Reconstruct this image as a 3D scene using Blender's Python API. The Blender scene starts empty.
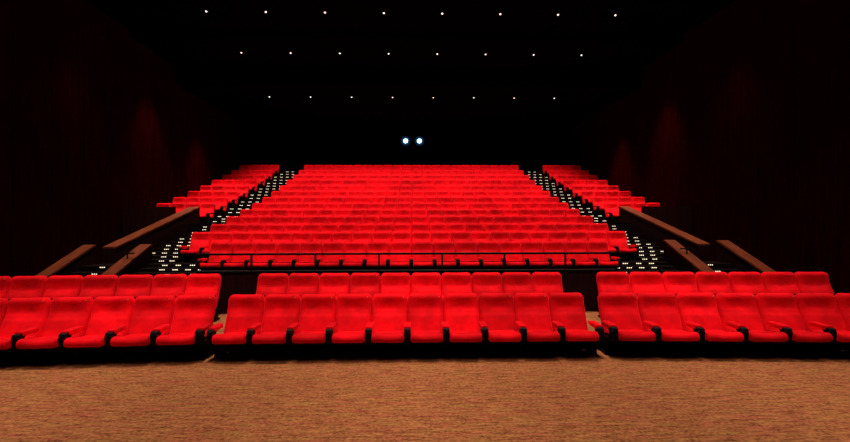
import bpy, bmesh, math, random
from mathutils import Vector, Matrix

random.seed(7)
scene = bpy.context.scene
COL = scene.collection
PI = math.pi

# ------------------------------------------------------------------ materials
def mat(name, base, rough=0.6, sheen=0.0, sheen_tint=None, metal=0.0, spec=0.5, emit=None, strength=0.0):
    m = bpy.data.materials.new(name)
    m.use_nodes = True
    b = m.node_tree.nodes['Principled BSDF']
    b.inputs['Base Color'].default_value = (*base, 1)
    b.inputs['Roughness'].default_value = rough
    b.inputs['Metallic'].default_value = metal
    b.inputs['Specular IOR Level'].default_value = spec
    if sheen:
        b.inputs['Sheen Weight'].default_value = sheen
        b.inputs['Sheen Roughness'].default_value = 0.35
        b.inputs['Sheen Tint'].default_value = (*(sheen_tint or base), 1)
    if emit:
        b.inputs['Emission Color'].default_value = (*emit, 1)
        b.inputs['Emission Strength'].default_value = strength
    return m

def nodes(m):
    return m.node_tree.nodes, m.node_tree.links, m.node_tree.nodes['Principled BSDF']

def mix_noise(m, c1, c2, scale, vec_scale=(1, 1, 1), detail=4, lo=0.35, hi=0.65, bump=0.0, coord='Object'):
    n, l, b = nodes(m)
    tc = n.new('ShaderNodeTexCoord'); mp = n.new('ShaderNodeMapping')
    mp.inputs['Scale'].default_value = vec_scale
    nz = n.new('ShaderNodeTexNoise'); nz.inputs['Scale'].default_value = scale; nz.inputs['Detail'].default_value = detail
    cr = n.new('ShaderNodeValToRGB')
    cr.color_ramp.elements[0].position = lo; cr.color_ramp.elements[0].color = (*c1, 1)
    cr.color_ramp.elements[1].position = hi; cr.color_ramp.elements[1].color = (*c2, 1)
    l.new(tc.outputs[coord], mp.inputs['Vector']); l.new(mp.outputs['Vector'], nz.inputs['Vector'])
    l.new(nz.outputs['Fac'], cr.inputs['Fac']); l.new(cr.outputs['Color'], b.inputs['Base Color'])
    if bump:
        bp = n.new('ShaderNodeBump'); bp.inputs['Strength'].default_value = bump; bp.inputs['Distance'].default_value = 0.01
        l.new(nz.outputs['Fac'], bp.inputs['Height']); l.new(bp.outputs['Normal'], b.inputs['Normal'])
    return cr

# red velvet, its tone varied a little at random
velvet = mat('red_velvet', (0.62, 0.0022, 0.0085), 0.85, sheen=0.5, sheen_tint=(1.0, 0.03, 0.05), spec=0.08)
n, l, b = nodes(velvet)
oi = n.new('ShaderNodeObjectInfo'); tc = n.new('ShaderNodeTexCoord')
nz = n.new('ShaderNodeTexNoise'); nz.inputs['Scale'].default_value = 5.0; nz.inputs['Detail'].default_value = 3
add = n.new('ShaderNodeVectorMath'); add.operation = 'ADD'
comb = n.new('ShaderNodeCombineXYZ')
mul = n.new('ShaderNodeMath'); mul.operation = 'MULTIPLY'; mul.inputs[1].default_value = 40
l.new(oi.outputs['Random'], mul.inputs[0]); l.new(mul.outputs[0], comb.inputs[0])
l.new(tc.outputs['Object'], add.inputs[0]); l.new(comb.outputs[0], add.inputs[1]); l.new(add.outputs[0], nz.inputs['Vector'])
cr = n.new('ShaderNodeValToRGB')
cr.color_ramp.elements[0].position = 0.3; cr.color_ramp.elements[0].color = (0.60, 0.0008, 0.0040, 1)
cr.color_ramp.elements[1].position = 0.7; cr.color_ramp.elements[1].color = (0.92, 0.0015, 0.0070, 1)
l.new(nz.outputs['Fac'], cr.inputs['Fac'])
hs = n.new('ShaderNodeHueSaturation')
mr = n.new('ShaderNodeMapRange'); mr.inputs['To Min'].default_value = 0.74; mr.inputs['To Max'].default_value = 1.1
l.new(oi.outputs['Random'], mr.inputs['Value']); l.new(mr.outputs['Result'], hs.inputs['Value'])
l.new(cr.outputs['Color'], hs.inputs['Color']); l.new(hs.outputs['Color'], b.inputs['Base Color'])

black = mat('black_seat_metal', (0.003, 0.0025, 0.0025), 0.6, spec=0.1)
mix_noise(black, (0.002, 0.0017, 0.0017), (0.004, 0.003, 0.003), 30)
railm = mat('black_painted_steel', (0.004, 0.004, 0.004), 0.5, spec=0.15)
mix_noise(railm, (0.0025, 0.0025, 0.0025), (0.005, 0.0045, 0.0045), 14)
brass = mat('brass_plate', (0.8, 0.5, 0.2), 0.3, metal=0.7)

carpet = mat('tan_carpet', (0.3, 0.15, 0.06), 0.95, spec=0.05)
n, l, b = nodes(carpet)
tc = n.new('ShaderNodeTexCoord')
def cnoise(sx, sy, sc, det):
    mp = n.new('ShaderNodeMapping'); mp.inputs['Scale'].default_value = (sx, sy, 1)
    z = n.new('ShaderNodeTexNoise'); z.inputs['Scale'].default_value = sc; z.inputs['Detail'].default_value = det
    z.inputs['Roughness'].default_value = 0.7
    l.new(tc.outputs['Object'], mp.inputs['Vector']); l.new(mp.outputs['Vector'], z.inputs['Vector'])
    return z
za = cnoise(5, 26, 1.0, 6); zb = cnoise(28, 34, 1.0, 3)
mx = n.new('ShaderNodeMath'); mx.operation = 'ADD'
l.new(za.outputs['Fac'], mx.inputs[0]); l.new(zb.outputs['Fac'], mx.inputs[1])
hf = n.new('ShaderNodeMath'); hf.operation = 'MULTIPLY'; hf.inputs[1].default_value = 0.5
l.new(mx.outputs[0], hf.inputs[0])
cr = n.new('ShaderNodeValToRGB')
cr.color_ramp.elements[0].position = 0.37; cr.color_ramp.elements[0].color = (0.105, 0.028, 0.0080, 1)
cr.color_ramp.elements[1].position = 0.63; cr.color_ramp.elements[1].color = (0.45, 0.165, 0.054, 1)
zd = cnoise(2.2, 17, 1.0, 4)
hm = n.new('ShaderNodeMapRange'); hm.inputs['From Min'].default_value = 0.3; hm.inputs['From Max'].default_value = 0.7
hm.inputs['To Min'].default_value = 0.477; hm.inputs['To Max'].default_value = 0.512
l.new(zd.outputs['Fac'], hm.inputs['Value'])
hv = n.new('ShaderNodeHueSaturation')
l.new(hm.outputs['Result'], hv.inputs['Hue'])
l.new(hf.outputs[0], cr.inputs['Fac']); l.new(cr.outputs['Color'], hv.inputs['Color']); l.new(hv.outputs['Color'], b.inputs['Base Color'])
bp = n.new('ShaderNodeBump'); bp.inputs['Strength'].default_value = 0.3; bp.inputs['Distance'].default_value = 0.01
l.new(zb.outputs['Fac'], bp.inputs['Height']); l.new(bp.outputs['Normal'], b.inputs['Normal'])

dark_carpet = mat('dark_step_carpet', (0.012, 0.005, 0.004), 0.95, spec=0.05)
mix_noise(dark_carpet, (0.004, 0.0012, 0.001), (0.008, 0.0022, 0.0018), 25)
wall_wood = mat('dark_red_wall_panel', (0.012, 0.0022, 0.0018), 0.9, spec=0.0)
mix_noise(wall_wood, (0.010, 0.0002, 0.0002), (0.018, 0.0005, 0.0004), 2.0, (6, 6, 0.5), 5)
part_wood = mat('dark_partition_panel', (0.02, 0.004, 0.003), 0.6, spec=0.1)
mix_noise(part_wood, (0.010, 0.0010, 0.0008), (0.022, 0.0024, 0.0018), 3.0, (5, 5, 0.4), 5)
cap_wood = mat('red_brown_wooden_cap', (0.16, 0.04, 0.018), 0.6, spec=0.08)
mix_noise(cap_wood, (0.10, 0.016, 0.005), (0.19, 0.036, 0.011), 4.0, (8, 0.8, 0.8), 5)
ceil_m = mat('near_black_ceiling', (0.006, 0.0022, 0.002), 0.95, spec=0.0)
mix_noise(ceil_m, (0.0013, 0.0004, 0.0004), (0.002, 0.0006, 0.0006), 1.5)
back_m = mat('black_rear_wall', (0.0012, 0.001, 0.001), 0.95, spec=0.02)
mix_noise(back_m, (0.001, 0.0008, 0.0008), (0.0016, 0.0012, 0.0012), 3)
trim_m = mat('black_light_trim', (0.01, 0.008, 0.008), 0.5)
bulb_m = mat('warm_white_bulb', (1, 1, 1), 0.4, emit=(1.0, 0.9, 0.82), strength=1.7)
dot_m = mat('cream_step_light', (1, 1, 1), 0.4, emit=(1.0, 0.80, 0.52), strength=1.15)
lens_m = mat('projector_lens_lit', (1, 1, 1), 0.1, emit=(0.72, 0.92, 1.0), strength=9.0)
ring_m = mat('projector_halo_inner', (0.1, 0.2, 0.3), 0.1, emit=(0.06, 0.28, 0.55), strength=0.5)  # blue halo around the lens, put into an emissive colour
ring2_m = mat('projector_halo_outer', (0.02, 0.04, 0.08), 0.2, emit=(0.02, 0.16, 0.4), strength=0.09)  # fainter outer part of the same painted halo

# ------------------------------------------------------------------ helpers
def link(name, bm, m, parent=None, smooth=False):
    bmesh.ops.recalc_face_normals(bm, faces=bm.faces)
    me = bpy.data.meshes.new(name)
    bm.to_mesh(me); bm.free()
    for mm in (m if isinstance(m, (list, tuple)) else [m]):
        me.materials.append(mm)
    if smooth:
        for p in me.polygons: p.use_smooth = True
    o = bpy.data.objects.new(name, me)
    COL.objects.link(o)
    if parent: o.parent = parent
    return o

def tag(o, label, cat, group=None):
    o['label'] = label; o['category'] = cat
    if group: o['group'] = group
    return o

def thing(name, label, cat, loc=(0, 0, 0), rz=0, group=None):
    o = bpy.data.objects.new(name, None); COL.objects.link(o)
    o.location = loc; o.rotation_euler = (0, 0, rz); o.empty_display_size = 0.2
    return tag(o, label, cat, group)

def struct(o):
    o['kind'] = 'structure'; return o

def box(bm, x0, x1, y0, y1, z0, z1, mi=0, bevel=0.0, seg=2):
    r = bmesh.ops.create_cube(bm, size=1.0)
    bmesh.ops.scale(bm, vec=(x1 - x0, y1 - y0, z1 - z0), verts=r['verts'])
    bmesh.ops.translate(bm, vec=((x0 + x1) / 2, (y0 + y1) / 2, (z0 + z1) / 2), verts=r['verts'])
    fs = {f for v in r['verts'] for f in v.link_faces}
    for f in fs: f.material_index = mi
    if bevel:
        es = list({e for v in r['verts'] for e in v.link_edges})
        bmesh.ops.bevel(bm, geom=es, offset=bevel, segments=seg, affect='EDGES', profile=0.5)

def prism(bm, poly, a0, a1, axis='x', mi=0):
    """extrude a 2D polygon: axis x -> poly is (y, z); axis z -> poly is (x, y)"""
    def P(p, a):
        return (a, p[0], p[1]) if axis == 'x' else ((p[0], p[1], a) if axis == 'z' else (p[0], a, p[1]))
    v0 = [bm.verts.new(P(p, a0)) for p in poly]; v1 = [bm.verts.new(P(p, a1)) for p in poly]
    fs = [bm.faces.new(v0), bm.faces.new(v1[::-1])]
    for i in range(len(poly)):
        j = (i + 1) % len(poly)
        fs.append(bm.faces.new((v0[i], v1[i], v1[j], v0[j])))
    for f in fs: f.material_index = mi

def tube(bm, p0, p1, r, seg=10):
    p0, p1 = Vector(p0), Vector(p1); d = p1 - p0
    m = Matrix.Translation((p0 + p1) / 2) @ d.to_track_quat('Z', 'Y').to_matrix().to_4x4()
    bmesh.ops.create_cone(bm, cap_ends=True, segments=seg, radius1=r, radius2=r, depth=d.length, matrix=m)

def lerp_table(t, x):
    for (a, va), (b_, vb) in zip(t, t[1:]):
        if x <= b_:
            f = (x - a) / (b_ - a)
            return va + (vb - va) * max(0, f)
    return t[-1][1]

# ------------------------------------------------------------------ the seat
PITCH = 0.55
ZTOP = 0.98
def backrest_bm():
    """upholstered back: rolled top rim, dished head area, a seam at 3/4 height, slightly bulging lower pad"""
    bm = bmesh.new()
    NX, NZ = 16, 38
    hw = 0.2735
    prof = [(0.40, 0.440), (0.50, 0.487), (0.60, 0.533), (0.70, 0.577), (0.78, 0.608), (0.86, 0.632), (0.98, 0.650)]
    def rim(u):            # 1 inside, falls to 0 at the side edges
        a = min(1, (1 - abs(u)) / 0.22)
        return math.sqrt(max(0, 1 - (1 - a) ** 2))
    front, back = [], []
    for j in range(NZ + 1):
        v = j / NZ
        fr, bk = [], []
        for i in range(NX + 1):
            s = i / NX * 2 - 1
            u = math.copysign(abs(s) ** 0.8, s)
            top = ZTOP - 0.006 + 0.008 * abs(u) ** 2
            r = 0.085                                 # rounded top corners
            ex = max(0, (abs(u) * hw - (hw - r)) / r)
            top -= r * (1 - math.sqrt(max(0, 1 - ex * ex)))*0.9
            z = 0.40 + (top - 0.40) * (1 - (1 - v) ** 1.25)
            y = lerp_table(prof, z)
            t_top = min(1, max(0, (top - z) / 0.065))
            edge = rim(u) * math.sqrt(max(0, 1 - (1 - t_top) ** 2))
            bul = 0.055 * edge
            # dished head area between the rim and the seam, bulging lower pad
            zc = (z - 0.760) / (0.050 if z < 0.760 else 0.115)
            bul -= 0.054 * math.exp(-zc * zc) * max(0, 1 - (u / 0.95) ** 2) ** 0.8
            zs = (z - 0.698) / 0.012
            bul -= 0.008 * math.exp(-zs * zs)
            zl = (z - 0.60) / 0.12
            bul += 0.012 * math.exp(-zl * zl) * (1 - u * u)
            fr.append(bm.verts.new((u * hw, y + 0.05 - bul, z)))
            bk.append(bm.verts.new((u * hw, y + 0.075 + 0.02 * edge, z)))
        front.append(fr); back.append(bk)
    for j in range(NZ):
        for i in range(NX):
            bm.faces.new((front[j][i], front[j][i + 1], front[j + 1][i + 1], front[j + 1][i]))
            bm.faces.new((back[j][i], back[j + 1][i], back[j + 1][i + 1], back[j][i + 1]))
        for i in (0, NX):
            bm.faces.new((front[j][i], front[j + 1][i], back[j + 1][i], back[j][i]))
    for j in (0, NZ):
        for i in range(NX):
            bm.faces.new((front[j][i], back[j][i], back[j][i + 1], front[j][i + 1]))
    return bm

def cushion_bm():
    bm = bmesh.new()
    # closed side profile (y, z) from the rear top over the rolled front to the rear bottom
    prof = [(0.54, 0.455), (0.44, 0.462), (0.34, 0.475), (0.24, 0.495), (0.15, 0.517), (0.09, 0.530), (0.055, 0.532), (0.028, 0.522),
            (0.010, 0.502), (0.002, 0.475), (0.004, 0.445), (0.016, 0.422), (0.045, 0.405), (0.12, 0.395), (0.30, 0.385), (0.54, 0.38)]
    hw = 0.2275
    xs = [-1, -0.985, -0.94, -0.86, -0.72, -0.5, -0.25, 0, 0.25, 0.5, 0.72, 0.86, 0.94, 0.985, 1]
    rings = []
    cz = 0.45
    for u in xs:
        ex = max(0, (abs(u) - 0.86) / 0.14); k = 1 - 0.55 * (1 - math.sqrt(max(0, 1 - ex * ex)))
        ring = []
        for (y, z) in prof:
            zz = cz + (z - cz) * k
            yy = y if y > 0.1 else 0.1 - (0.1 - y) * k
            if z > cz + 0.02: zz -= 0.016 * max(0, 1 - (u / 0.8) ** 2)      # sag in the middle of the seat
            ring.append(bm.verts.new((u * hw, yy, zz)))
        rings.append(ring)
    n_ = len(prof)
    for a, b_ in zip(rings, rings[1:]):
        for i in range(n_):
            j = (i + 1) % n_
            bm.faces.new((a[i], a[j], b_[j], b_[i]))
    bm.faces.new(rings[0]); bm.faces.new(rings[-1][::-1])
    return bm

def armrest_bm(x):
    bm = bmesh.new()
    box(bm, x - 0.050, x + 0.050, 0.135, 0.41, 0.548, 0.612, bevel=0.015, seg=3)
    return bm

def side_panel_bm(x, zf=0.20):
    """black side frame: foot, upright plate and the curved front bracket under the arm pad"""
    bm = bmesh.new()
    poly = [(0.30, zf), (0.52, zf), (0.52, zf + 0.025), (0.44, 0.25), (0.46, 0.32), (0.53, 0.36), (0.53, 0.39), (0.43, 0.392), (0.20, 0.40), (0.165, 0.44), (0.16, 0.50), (0.20, 0.560),
            (0.12, 0.585), (0.088, 0.570), (0.076, 0.53), (0.085, 0.45), (0.10, 0.38), (0.30, 0.33), (0.34, 0.24)]
    prism(bm, poly, x - 0.045, x + 0.045)
    return bm

def base_bm():
    bm = bmesh.new()
    prism(bm, [(0.06, 0.395), (0.12, 0.36), (0.44, 0.33), (0.50, 0.40)], -0.2285, 0.2285)
    return bm

def plate_bm():
    bm = bmesh.new()
    box(bm, 0.200, 0.214, 0.640, 0.652, 0.930, 0.941)
    return bm

def shell_bm():
    bm = bmesh.new()
    poly = [(0.575, 0.36), (0.60, 0.36), (0.765, 0.955), (0.745, 0.955)]
    prism(bm, poly, -0.25, 0.25)
    return bm

def mesh_of(name, bm, m, smooth=True):
    o = link(name, bm, m, None, smooth)
    me = o.data; bpy.data.objects.remove(o)
    return me
M_back = mesh_of('backrest', backrest_bm(), velvet)
M_cush = mesh_of('seat_cushion', cushion_bm(), velvet)
M_arm = {s: mesh_of('armrest', armrest_bm(s * PITCH / 2), velvet) for s in (-1, 1)}
M_side = {s: mesh_of('side_panel', side_panel_bm(s * PITCH / 2), black, False) for s in (-1, 1)}
M_side_front = {s: mesh_of('side_panel', side_panel_bm(s * PITCH / 2, 0.125), black, False) for s in (-1, 1)}
M_base = mesh_of('seat_base', base_bm(), black, False)
bm = bmesh.new(); bmesh.ops.create_uvsphere(bm, u_segments=8, v_segments=6, radius=0.009)
M_bolt = mesh_of('bolt', bm, mat('bolt_steel', (0.7, 0.7, 0.7), 0.3, metal=0.9))
M_plate = mesh_of('number_plate', plate_bm(), brass, False)
M_shell = mesh_of('back_shell', shell_bm(), black, False)

def part(name, me, parent):
    o = bpy.data.objects.new(name, me); COL.objects.link(o); o.parent = parent
    return o

def make_seat(x, y, z, rz, label, group, M_side=M_side, last=False, sx=1.0, plate=False, shell=False, first_side=-1, both=False):
    """origin: the middle of the seat's front edge on the floor"""
    t = thing('theatre_seat', label, 'seat', (x, y, z), rz, group)
    t.scale = (sx, 1, 1)
    back = part('backrest', M_back, t); part('seat_cushion', M_cush, t); part('seat_base', M_base, t)
    for s in ((-1, 1) if last else (-1,)):
        part('armrest', M_arm[s], t); sp_ = part('side_panel', M_side[s], t)
        if M_side is M_side_front:
            for d in (-0.038, 0.038):
                bo = part('bolt', M_bolt, sp_); bo.location = (s * PITCH / 2 + d, 0.086, 0.535)
    if plate: part('number_plate', M_plate, back)['label'] = 'small brass seat number plate'
    if shell: part('back_shell', M_shell, t)
    return t

ORD = ('zeroth first second third fourth fifth sixth seventh eighth ninth tenth eleventh twelfth thirteenth fourteenth fifteenth '
       'sixteenth seventeenth eighteenth nineteenth twentieth twenty-first twenty-second').split()

# ------------------------------------------------------------------ seating plan (metres)
BACK = 0.70                       # from a seat's front edge to the top of its back
CAMZ = 2.13
# front stalls
YF = {1: 6.53, 2: 7.62}           # tops of the backs
FZ = 0.150                        # level of the front carpet; the hall is set down on z = 0 at the end
ZF = {1: FZ - 0.125, 2: 0.215}
MS = {1: M_side_front, 2: M_side}
SHIFT = {1: -0.045, 2: 0.0}
for row in (1, 2):
    rn = 'front' if row == 1 else 'second'
    for i in range(10):
        make_seat((i - 4.5) * PITCH + SHIFT[row], YF[row] - BACK, ZF[row], 0,
                  f'red velvet seat, {ORD[i + 1]} from left in {rn} row of the middle front block',
                  f'seats in the {rn} row of the middle front block', MS[row], last=(i == 9), plate=True, shell=True)
SIDE = {(-1, 1): (2.945, 3.7, 0.59, 6), (1, 1): (2.90, 2.8, 0.606, 7), (-1, 2): (3.36, 3.7, 0.58, 7), (1, 2): (3.37, 2.0, 0.598, 7)}
side_rows = {}
for (sgn, row), (xin, ang, p, cnt) in SIDE.items():
    th = math.radians(ang); rn = 'front' if row == 1 else 'second'
    bl = 'left' if sgn < 0 else 'right'
    arm_y = YF[row] - BACK
    for i in range(cnt):
        s = (i + 0.5) * p
        x = sgn * (xin + s * math.cos(th)); y = arm_y - s * math.sin(th)
        rz = -sgn * th
        t = make_seat(x, y, ZF[row], rz, f'red velvet seat, {ORD[i + 1]} from the aisle in {rn} row of the {bl} front block',
                      f'seats in the {rn} row of the {bl} front block', MS[row], last=False, sx=p / PITCH, plate=True, shell=True)
        if sgn < 0:               # the shared arm stands on the aisle side, seen from the left block
            for c in list(t.children):
                if c.data in (M_arm[-1],): c.data = M_arm[1]
                elif c.data is MS[row][-1]:
                    c.data = MS[row][1]
                    for bo in c.children: bo.location.x += PITCH
        if i == cnt - 1:          # the wall end of the row carries a second arm
            part('armrest', M_arm[sgn], t); part('side_panel', MS[row][sgn], t)

# raked stalls behind the railing
K = [0.025] + [0.0279 + 0.0026 * i for i in range(12)]
YT = [420 * k for k in K]                                  # tops of the backs
TOPZ = [1.62, 1.84, 2.055, 2.30, 2.56, 2.83, 3.12, 3.44, 3.77, 4.14, 4.50, 4.87, 5.30]
ZU = [z - ZTOP for z in TOPZ]                              # level of the seats' own origin
ZP = [z + 0.2 for z in ZU]                                 # level of the platform under them
P2 = 0.415                                                 # level of the second row's platform
COUNT = [18] + [22] * 12
STUFF_FROM = 10
XA0, XA1 = 6.05, 7.43                                      # the aisle
stuff_spots = []
for r in range(13):
    nseat = COUNT[r]
    for i in range(nseat):
        x = (i - (nseat - 1) / 2) * PITCH
        if r >= STUFF_FROM:
            stuff_spots.append((x, YT[r] - BACK, ZU[r], i == nseat - 1)); continue
        make_seat(x, YT[r] - BACK, ZU[r], 0,
                  f'red velvet seat, {ORD[i + 1]} from left in {ORD[r + 1]} raked row of the wide middle block',
                  f'seats in the {ORD[r + 1]} row behind the railing', last=(i == nseat - 1), plate=(r < 2))
    if r >= 5:
        for sgn in (-1, 1):
            for i in range(4):
                x = sgn * (XA1 + (i + 0.5) * PITCH)
                end = (i == 0 and sgn < 0) or (i == 3 and sgn > 0)
                if r >= STUFF_FROM:
                    stuff_spots.append((x, YT[r] - BACK, ZU[r], end)); continue
                bl = 'left' if sgn < 0 else 'right'
                make_seat(x, YT[r] - BACK, ZU[r], 0,
                          f'red velvet seat, {ORD[i + 1]} from the aisle in {ORD[r - 4]} row of the {bl} wall block',
                          f'seats in the {ORD[r - 4]} row of the {bl} wall block', last=end)

bm = bmesh.new()
for (x, y, z, last) in stuff_spots:
    T = Matrix.Translation((x, y, z))
    ms = [(M_back, 0), (M_cush, 0), (M_base, 1), (M_arm[-1], 0), (M_side[-1], 1)] + ([(M_arm[1], 0), (M_side[1], 1)] if last else [])
    for me, mi in ms:
        nv, nf = len(bm.verts), len(bm.faces)
        bm.from_mesh(me)
        bm.verts.ensure_lookup_table(); bm.faces.ensure_lookup_table()
        bmesh.ops.transform(bm, matrix=T, verts=bm.verts[nv:])
        for f in bm.faces[nf:]: f.material_index = mi
back_seats = link('theatre_seating', bm, [velvet, black], None, True)
back_seats['kind'] = 'stuff'
tag(back_seats, 'red velvet seats filling the last three rows below the lit projectors', 'seats')

# ------------------------------------------------------------------ setting: floors and tiers
bm = bmesh.new()
box(bm, -12, 12, -3, 26.4, 0.0, FZ)
struct(link('floor', bm, carpet))

# low platform of the second row: its front edge follows the bend of the row
def plat_edge(off):
    pl, pr = math.radians(3.7), math.radians(2.3)
    y = YF[1] + off
    return [(-9.69, y - 6.8 * math.tan(pl)), (-2.9, y), (2.9, y), (9.69, y - 6.8 * math.tan(pr))]
bm = bmesh.new()
e = plat_edge(-0.115)
prism(bm, [(9.69, 10.0), (-9.69, 10.0)] + e, FZ - 0.05, P2, 'z')
struct(link('floor_platform', bm, carpet))
bm = bmesh.new()
e1, e0 = plat_edge(-0.116), plat_edge(-0.135)
prism(bm, e0 + e1[::-1], FZ - 0.01, P2 - 0.004, 'z')
struct(link('riser_shade_board', bm, black))  # added black board, painting the shade under the seats onto the riser

def front(r):                      # front edge of raked platform r
    return 7.98 if r == 0 else YT[r - 1] + 0.12
YEND = 25.6
bm = bmesh.new()
for r in range(13):
    y0 = front(r); y1 = front(r + 1) if r < 12 else YEND
    hw = 4.998 if r == 0 else XA0 + 0.048
    box(bm, -hw, hw, y0, y1, 0.1, ZP[r])
    if r >= 5:
        for s in (-1, 1):
            x0, x1 = sorted((s * (XA1 - 0.048), s * 9.68))
            box(bm, x0, x1, y0 - (0.7 if r == 5 else 0), y1, 0.1, ZP[r])
box(bm, -9.68, 9.68, YT[12] + 0.12, YEND, 0.1, ZP[12] + 0.42)
struct(link('tier_floor', bm, dark_carpet))

# parapet under the railing
bm = bmesh.new()
box(bm, -3.96, 3.86, 7.86, 7.96, P2 - 0.02, 1.18)
struct(link('parapet_wall', bm, part_wood))
bm = bmesh.new()
box(bm, -3.98, 3.88, 7.84, 7.99, 1.18, 1.21, bevel=0.006)
struct(link('parapet_trim', bm, railm))

# ------------------------------------------------------------------ aisle stairs with their lights
def step_light_bm():
    bm = bmesh.new()
    box(bm, -0.070, 0.070, -0.006, 0.004, -0.017, 0.017, mi=1)
    for k in (-1, 0, 1):
        box(bm, k * 0.048 - 0.013, k * 0.048 + 0.013, -0.011, -0.004, -0.011, 0.011, mi=0)
    return bm
o = link('step_light', step_light_bm(), [dot_m, trim_m]); M_step = o.data; bpy.data.objects.remove(o)

def stairs(sgn):
    bl = 'left' if sgn < 0 else 'right'
    t = thing('aisle_stairs', f'dark carpeted aisle stairs dotted with small lights, {bl} of the wide middle seat block', 'stairs',
              (sgn * (XA0 + XA1) / 2, front(1), 0), 0, 'aisle stairs')
    ox, oy = t.location.x, t.location.y
    bm = bmesh.new()
    risers = []                      # (y, z top, xs)
    def B(x0, x1, y0, y1, z1):
        a, c = sorted((sgn * x0, sgn * x1))
        box(bm, a - ox, c - ox, y0 - oy, y1 - oy, 0.1, z1)
    # lower part beside the first rows, open towards the seats
    zt = lambda r, f: ZP[r] + (ZP[r + 1] - ZP[r]) * f
    B(5.0, 6.58, 9.60, 9.94, ZP[0] + 0.005)
    B(5.0, 6.58, 9.94, 10.28, zt(0, 1 / 3))
    B(5.0, 6.58, 10.28, front(1), zt(0, 2 / 3))
    B(XA0 + 0.05, 6.60, front(1), 11.02, ZP[1])
    B(XA0 + 0.05, XA1 - 0.05, 11.02, 11.43, zt(1, 1 / 3))
    B(XA0 + 0.05, XA1 - 0.05, 11.43, front(2), zt(1, 2 / 3))
    risers += [(9.94, zt(0, 1 / 3), (5.09, 5.39, 5.69)),
               (10.28, zt(0, 2 / 3), (5.09, 5.39, 5.70, 6.01)),
               (front(1), ZP[1], (5.46, 5.81, 6.14)),
               (11.02, zt(1, 1 / 3), (6.19, 6.46)),
               (11.43, zt(1, 2 / 3), (6.33, 6.64))]
    mid = (XA0 + XA1) / 2 + 0.12
    k = 0
    for r in range(2, 13):
        y0 = front(r); y1 = front(r + 1) if r < 12 else YT[12] + 0.12
        rise = (ZP[r + 1] - ZP[r]) if r < 12 else 0.42
        ns = 3 if r < 6 else 2
        for q in range(ns):
            ya = y0 + (y1 - y0) * q / ns; yb = y0 + (y1 - y0) * (q + 1) / ns; zz = ZP[r] + rise * q / ns
            B(XA0 + 0.05, XA1 - 0.05, ya, yb, zz)
            if r < 6: pat = (-0.155, 0.155) if k % 2 else (-0.31, 0.0, 0.31)
            else: pat = (-0.31, 0.0, 0.31) if k % 2 else (-0.47, -0.155, 0.155, 0.47)
            risers.append((ya, zz, tuple(mid + d for d in pat)))
            k += 1
    risers.append((YT[12] + 0.12, ZP[12] + 0.42, (mid - 0.155, mid + 0.155)))
    link('steps', bm, dark_carpet, t)
    for (y, z, xs) in risers:
        for x in xs:
            s = part('step_light', M_step, t)
            s.location = (sgn * x - ox, y - 0.005 - oy, z - 0.024)
    return t
stairs(-1); stairs(1)

# ------------------------------------------------------------------ side entrances: stairs between sloped low walls
def sloped_wall(name, label, sgn, x_in, w, pts, drop=None, bracket=False):
    """pts: [(y, z)] along the top; solid wall down to the floor with a wooden cap"""
    y0, y1 = pts[0][0], pts[-1][0]
    t = thing(name, label, 'low wall', (sgn * (x_in + w / 2), y0, P2), 0, 'capped low walls of the side entrances')
    ox, oy, oz = t.location
    a, c = sorted((sgn * x_in, sgn * (x_in + w)))
    bm = bmesh.new()
    poly = [(y - oy, z - 0.05 - oz) for y, z in pts] + [(y1 - oy, 0.0), (y0 - oy, 0.0)]
    prism(bm, poly, a + 0.02 - ox, c - 0.02 - ox)
    link('wall_panel', bm, part_wood, t)
    bm = bmesh.new()
    poly = [(y - oy, z - oz) for y, z in pts] + [(y - oy, z - 0.05 - oz) for y, z in reversed(pts)]
    prism(bm, poly, a - ox, c - ox)
    bmesh.ops.bevel(bm, geom=list(bm.edges), offset=0.008, segments=2, affect='EDGES')
    o = link('wooden_cap', bm, cap_wood, t); o['label'] = 'red-brown wooden cap'
    if bracket:
        (ya, za), (yb, zb) = pts[0], pts[1]
        f = 0.64; yb_ = ya + (yb - ya) * f - oy; zb_ = za + (zb - za) * f - oz
        bm = bmesh.new()
        tube(bm, (0, yb_, zb_ - 0.02), (0, yb_, zb_ + 0.13), 0.018)
        box(bm, -0.16, 0.16, yb_ - 0.02, yb_ + 0.02, zb_ + 0.11, zb_ + 0.145, bevel=0.006)
        link('handrail_bracket', bm, railm, t)
    return t

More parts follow.
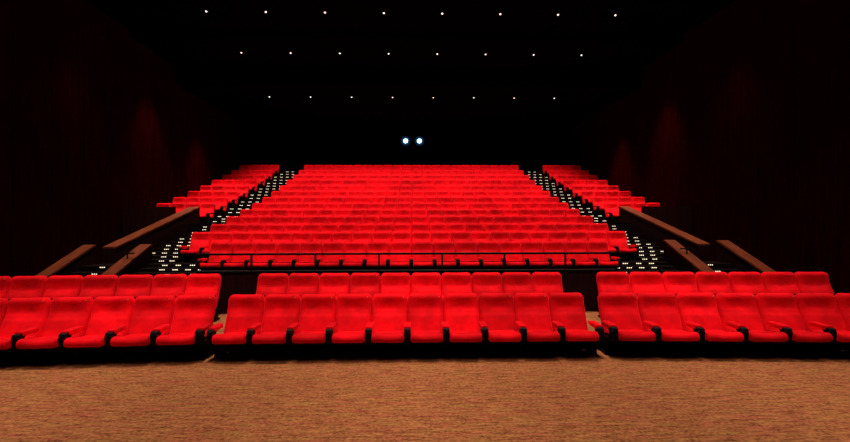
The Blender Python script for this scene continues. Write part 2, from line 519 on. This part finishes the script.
for sgn in (-1, 1):
    bl = 'left' if sgn < 0 else 'right'
    dz = 0.0 if sgn < 0 else 0.07
    sloped_wall('partition_rail_wall', f'short sloped wall with wooden cap and black bracket, beside the {bl} aisle stairs', sgn, 6.61, 0.30,
                [(8.95, 0.70 + dz), (10.84, 1.55 + dz), (10.90, 1.55 + dz)], bracket=True)
    sloped_wall('partition_rail_wall', f'short sloped wall with wooden cap along the {bl} hall wall side of the entrance steps', sgn, 8.03, 0.30,
                [(8.95, 0.69 + dz), (10.84, 1.54 + dz), (10.90, 1.54 + dz)])
    sloped_wall('partition_wall_long', f'long sloped wall with wooden cap rising to the {bl} wall block of seats', sgn, 7.61, 0.34,
                [(11.0, 1.48 + dz / 2), (15.22, 2.65), (15.30, 2.65)])
    # steps between the two short walls, and their landing
    t = thing('entrance_steps', f'dark entrance steps with two tiny lights between the {bl} pair of sloped walls', 'stairs', (sgn * 7.42, 8.9, P2), 0, 'entrance steps')
    bm = bmesh.new(); ox, oy, oz = t.location
    zs = [0.54, 0.64, 0.74, 0.84, 0.93, 1.05]
    for i, z in enumerate(zs):
        y0 = 10.30 - (5 - i) * 0.335
        y1 = 10.635 - (5 - i) * 0.335 if i < 5 else 10.98
        a, c = sorted((sgn * 6.92, sgn * 8.02))
        box(bm, a - ox, c - ox, y0 - oy, y1 - oy, 0.0, z - oz)
    link('steps', bm, dark_carpet, t)
    for (x, z, y) in ((7.44, 1.05, 10.30), (7.38, 0.93, 9.965)):
        s = part('step_light', M_step, t); s.location = (sgn * x - ox, y - 0.005 - oy, z - 0.024 - oz)
    # closed front of the wall block above the entrance passage
    bm = bmesh.new()
    a, c = sorted((sgn * 7.97, sgn * 9.68))
    box(bm, a, c, front(5) - 0.82, front(5) - 0.72, 0, 2.62)
    struct(link('parapet_wall', bm, part_wood))

# ------------------------------------------------------------------ railing
rail = thing('safety_railing', 'long thin black steel railing in front of the first raked row', 'railing', (0, 7.915, 1.21))
bm = bmesh.new(); box(bm, -3.98, 3.88, -0.018, 0.018, 0.285, 0.325, bevel=0.008); link('top_rail', bm, railm, rail)
bm = bmesh.new(); box(bm, -3.98, 3.88, -0.006, 0.006, 0.146, 0.156); link('middle_rail', bm, railm, rail)
for x in (-2.98, -1.79, -0.60, 0.59, 1.77, 2.93):
    bm = bmesh.new(); box(bm, x - 0.016, x + 0.016, -0.015, 0.015, 0.0, 0.29); link('post', bm, railm, rail)

# ------------------------------------------------------------------ walls and ceiling
def wall(name, sgn):
    bm = bmesh.new()
    y = -3.0; w = 1.12
    x = sgn * 9.70
    while y < 25.6:
        a, c = sorted((x, x + sgn * 0.3))
        box(bm, a, c, y + 0.012, min(y + w, 25.6) - 0.012, 0, 9.2)
        a, c = sorted((x + sgn * 0.03, x + sgn * 0.3))
        box(bm, a, c, y - 0.02, y + 0.02, 0, 9.2)
        y += w
    return struct(link(name, bm, wall_wood))
wall('wall_left', -1); wall('wall_right', 1)
bm = bmesh.new(); box(bm, -10, 10, 25.6, 25.9, 0, 9.2); struct(link('wall_back', bm, back_m))
bm = bmesh.new()
box(bm, -10, 10, -3, 14.7, 8.72, 9.4)
box(bm, -10, 10, 14.7, 17.5, 8.51, 9.4)
box(bm, -10, 10, 17.5, 25.9, 7.76, 9.4)
struct(link('ceiling', bm, ceil_m))

# ceiling pin lights: three rows of eight
def lamp_bm(r0, r1, z0, z1, seg=20):
    bm = bmesh.new()
    rings = [[bm.verts.new((r * math.cos(a * 2 * PI / seg), r * math.sin(a * 2 * PI / seg), z)) for a in range(seg)]
             for r, z in ((r0, z0), (r1, z0), (r1, z1), (r0, z1))]
    for q in range(4):
        a_, b_ = rings[q], rings[(q + 1) % 4]
        for i in range(seg):
            j = (i + 1) % seg
            bm.faces.new((a_[i], a_[j], b_[j], b_[i]))
    return bm
o = link('trim_ring', lamp_bm(0.04, 0.07, -0.012, 0.0), trim_m); M_trim = o.data; bpy.data.objects.remove(o)
bm = bmesh.new(); bmesh.ops.create_uvsphere(bm, u_segments=14, v_segments=8, radius=0.029)
bmesh.ops.translate(bm, vec=(0, 0, -0.012), verts=bm.verts)
o = link('bulb', bm, bulb_m, None, True); M_bulb = o.data; bpy.data.objects.remove(o)
rows_l = [(13.3, 8.72, 1.85, 'nearest'), (16.0, 8.51, 1.85, 'middle'), (19.1, 7.76, 1.85, 'farthest')]
for (y, z, sp, rn) in rows_l:
    for i in range(8):
        c = thing('ceiling_light', f'tiny white ceiling light, {ORD[i + 1]} from left in the {rn} row of eight', 'ceiling light',
                  ((i - 3.5) * sp + 0.06, y, z), 0, f'ceiling lights in the {rn} row')
        part('trim_ring', M_trim, c); part('bulb', M_bulb, c)

# the two projectors shining out of the rear wall
for x, w_ in ((-0.38, 'left'), (0.46, 'right')):
    p = thing('mounted_projector', f'lit projector with blue-white lens on the black rear wall, {w_} of the two', 'projector', (x, 25.6, 6.98), 0, 'projectors')
    bm = bmesh.new(); box(bm, -0.34, 0.34, -0.12, 0.0, -0.34, 0.34, bevel=0.03); link('housing', bm, back_m, p)
    def disc(r0, r1, y0, y1):
        b2 = lamp_bm(r0, r1, y0, y1, 28)
        bmesh.ops.rotate(b2, cent=(0, 0, 0), matrix=Matrix.Rotation(PI / 2, 3, 'X'), verts=b2.verts)
        return b2
    halo_in = link('inner_halo_ring', disc(0.12, 0.19, 0.13, 0.16), ring_m, p, True)  # added glowing rings, standing in for the halo around the lens
    link('outer_halo_ring', disc(0.19, 0.29, 0.12, 0.15), ring2_m, p, True)
    bm = bmesh.new(); bmesh.ops.create_uvsphere(bm, u_segments=24, v_segments=12, radius=0.135)
    bmesh.ops.scale(bm, vec=(1, 0.4, 1), verts=bm.verts); bmesh.ops.translate(bm, vec=(0, -0.13, 0), verts=bm.verts)
    link('lens', bm, lens_m, halo_in, True)

# ------------------------------------------------------------------ lights of the hall
def spot(name, loc, target, power, angle, blend=0.7, size=0.35, col=(1, 0.93, 0.84)):
    d = bpy.data.lights.new(name, 'SPOT'); d.energy = power; d.spot_size = math.radians(angle); d.spot_blend = blend
    d.shadow_soft_size = size; d.color = col
    o = bpy.data.objects.new(name, d); COL.objects.link(o); o.location = loc
    o.rotation_euler = (Vector(target) - Vector(loc)).to_track_quat('-Z', 'Y').to_euler()
    return o
# house spots in the ceiling, tilted a little towards the back of the hall
for (y, z, ty, pw) in ((1.9, 8.6, 2.9, 700), (5.0, 8.6, 6.0, 1900), (8.4, 8.6, 9.8, 2000), (11.6, 8.6, 13.6, 2000), (14.5, 8.4, 16.9, 1900), (17.6, 7.6, 19.6, 1350), (20.6, 7.6, 22.6, 1350)):
    low = z < 8
    for x in ((-6.6, -3.3, 0.0, 3.3, 6.6) if low else (-6.6, -2.2, 2.2, 6.6)):
        spot('house_spot', (x, y, z), (x * 1.02, ty, 0.5 + max(0, ty - 9) * 0.27), pw * 1.27 * (0.66 if low else 1) * (0.75 if abs(x) < 5 else 0.62), 92 if low else 70, 0.9, 0.45)
# downlights close to the side walls
for (y, z, pw) in ((12.3, 8.6, 380), (15.7, 8.4, 1250), (19.2, 7.6, 1100)):
    for s_ in (-1, 1):
        spot('wall_spot', (s_ * 8.7, y, z), (s_ * 9.0, y, 2.0), pw, 56, 1.0, 0.15)

w = bpy.data.worlds.new('World'); scene.world = w; w.use_nodes = True
w.node_tree.nodes['Background'].inputs['Color'].default_value = (0, 0, 0, 1)
w.node_tree.nodes['Background'].inputs['Strength'].default_value = 0

# ------------------------------------------------------------------ camera
cd = bpy.data.cameras.new('camera'); cam = bpy.data.objects.new('camera', cd); COL.objects.link(cam)
cd.sensor_width = 36; cd.lens = 420 / 850 * 36
cd.shift_x = 0.0035
cam.rotation_mode = 'YXZ'
cam.location = (0.03, 0, CAMZ)
yaw, roll = math.radians(1.3), math.radians(0.1)
R = Matrix.Rotation(-yaw, 3, 'Z') @ Matrix.Rotation(PI / 2, 3, 'X') @ Matrix.Rotation(-roll, 3, 'Z')
cam.rotation_euler = R.to_euler('YXZ')
scene.camera = cam
for o in scene.objects:
    if o.parent is None: o.location.z -= FZ
scene.view_settings.view_transform = 'Standard'; scene.view_settings.look = 'None'
scene.view_settings.gamma = 1; scene.view_settings.exposure = 0.0
scene.view_settings.use_curve_mapping = False
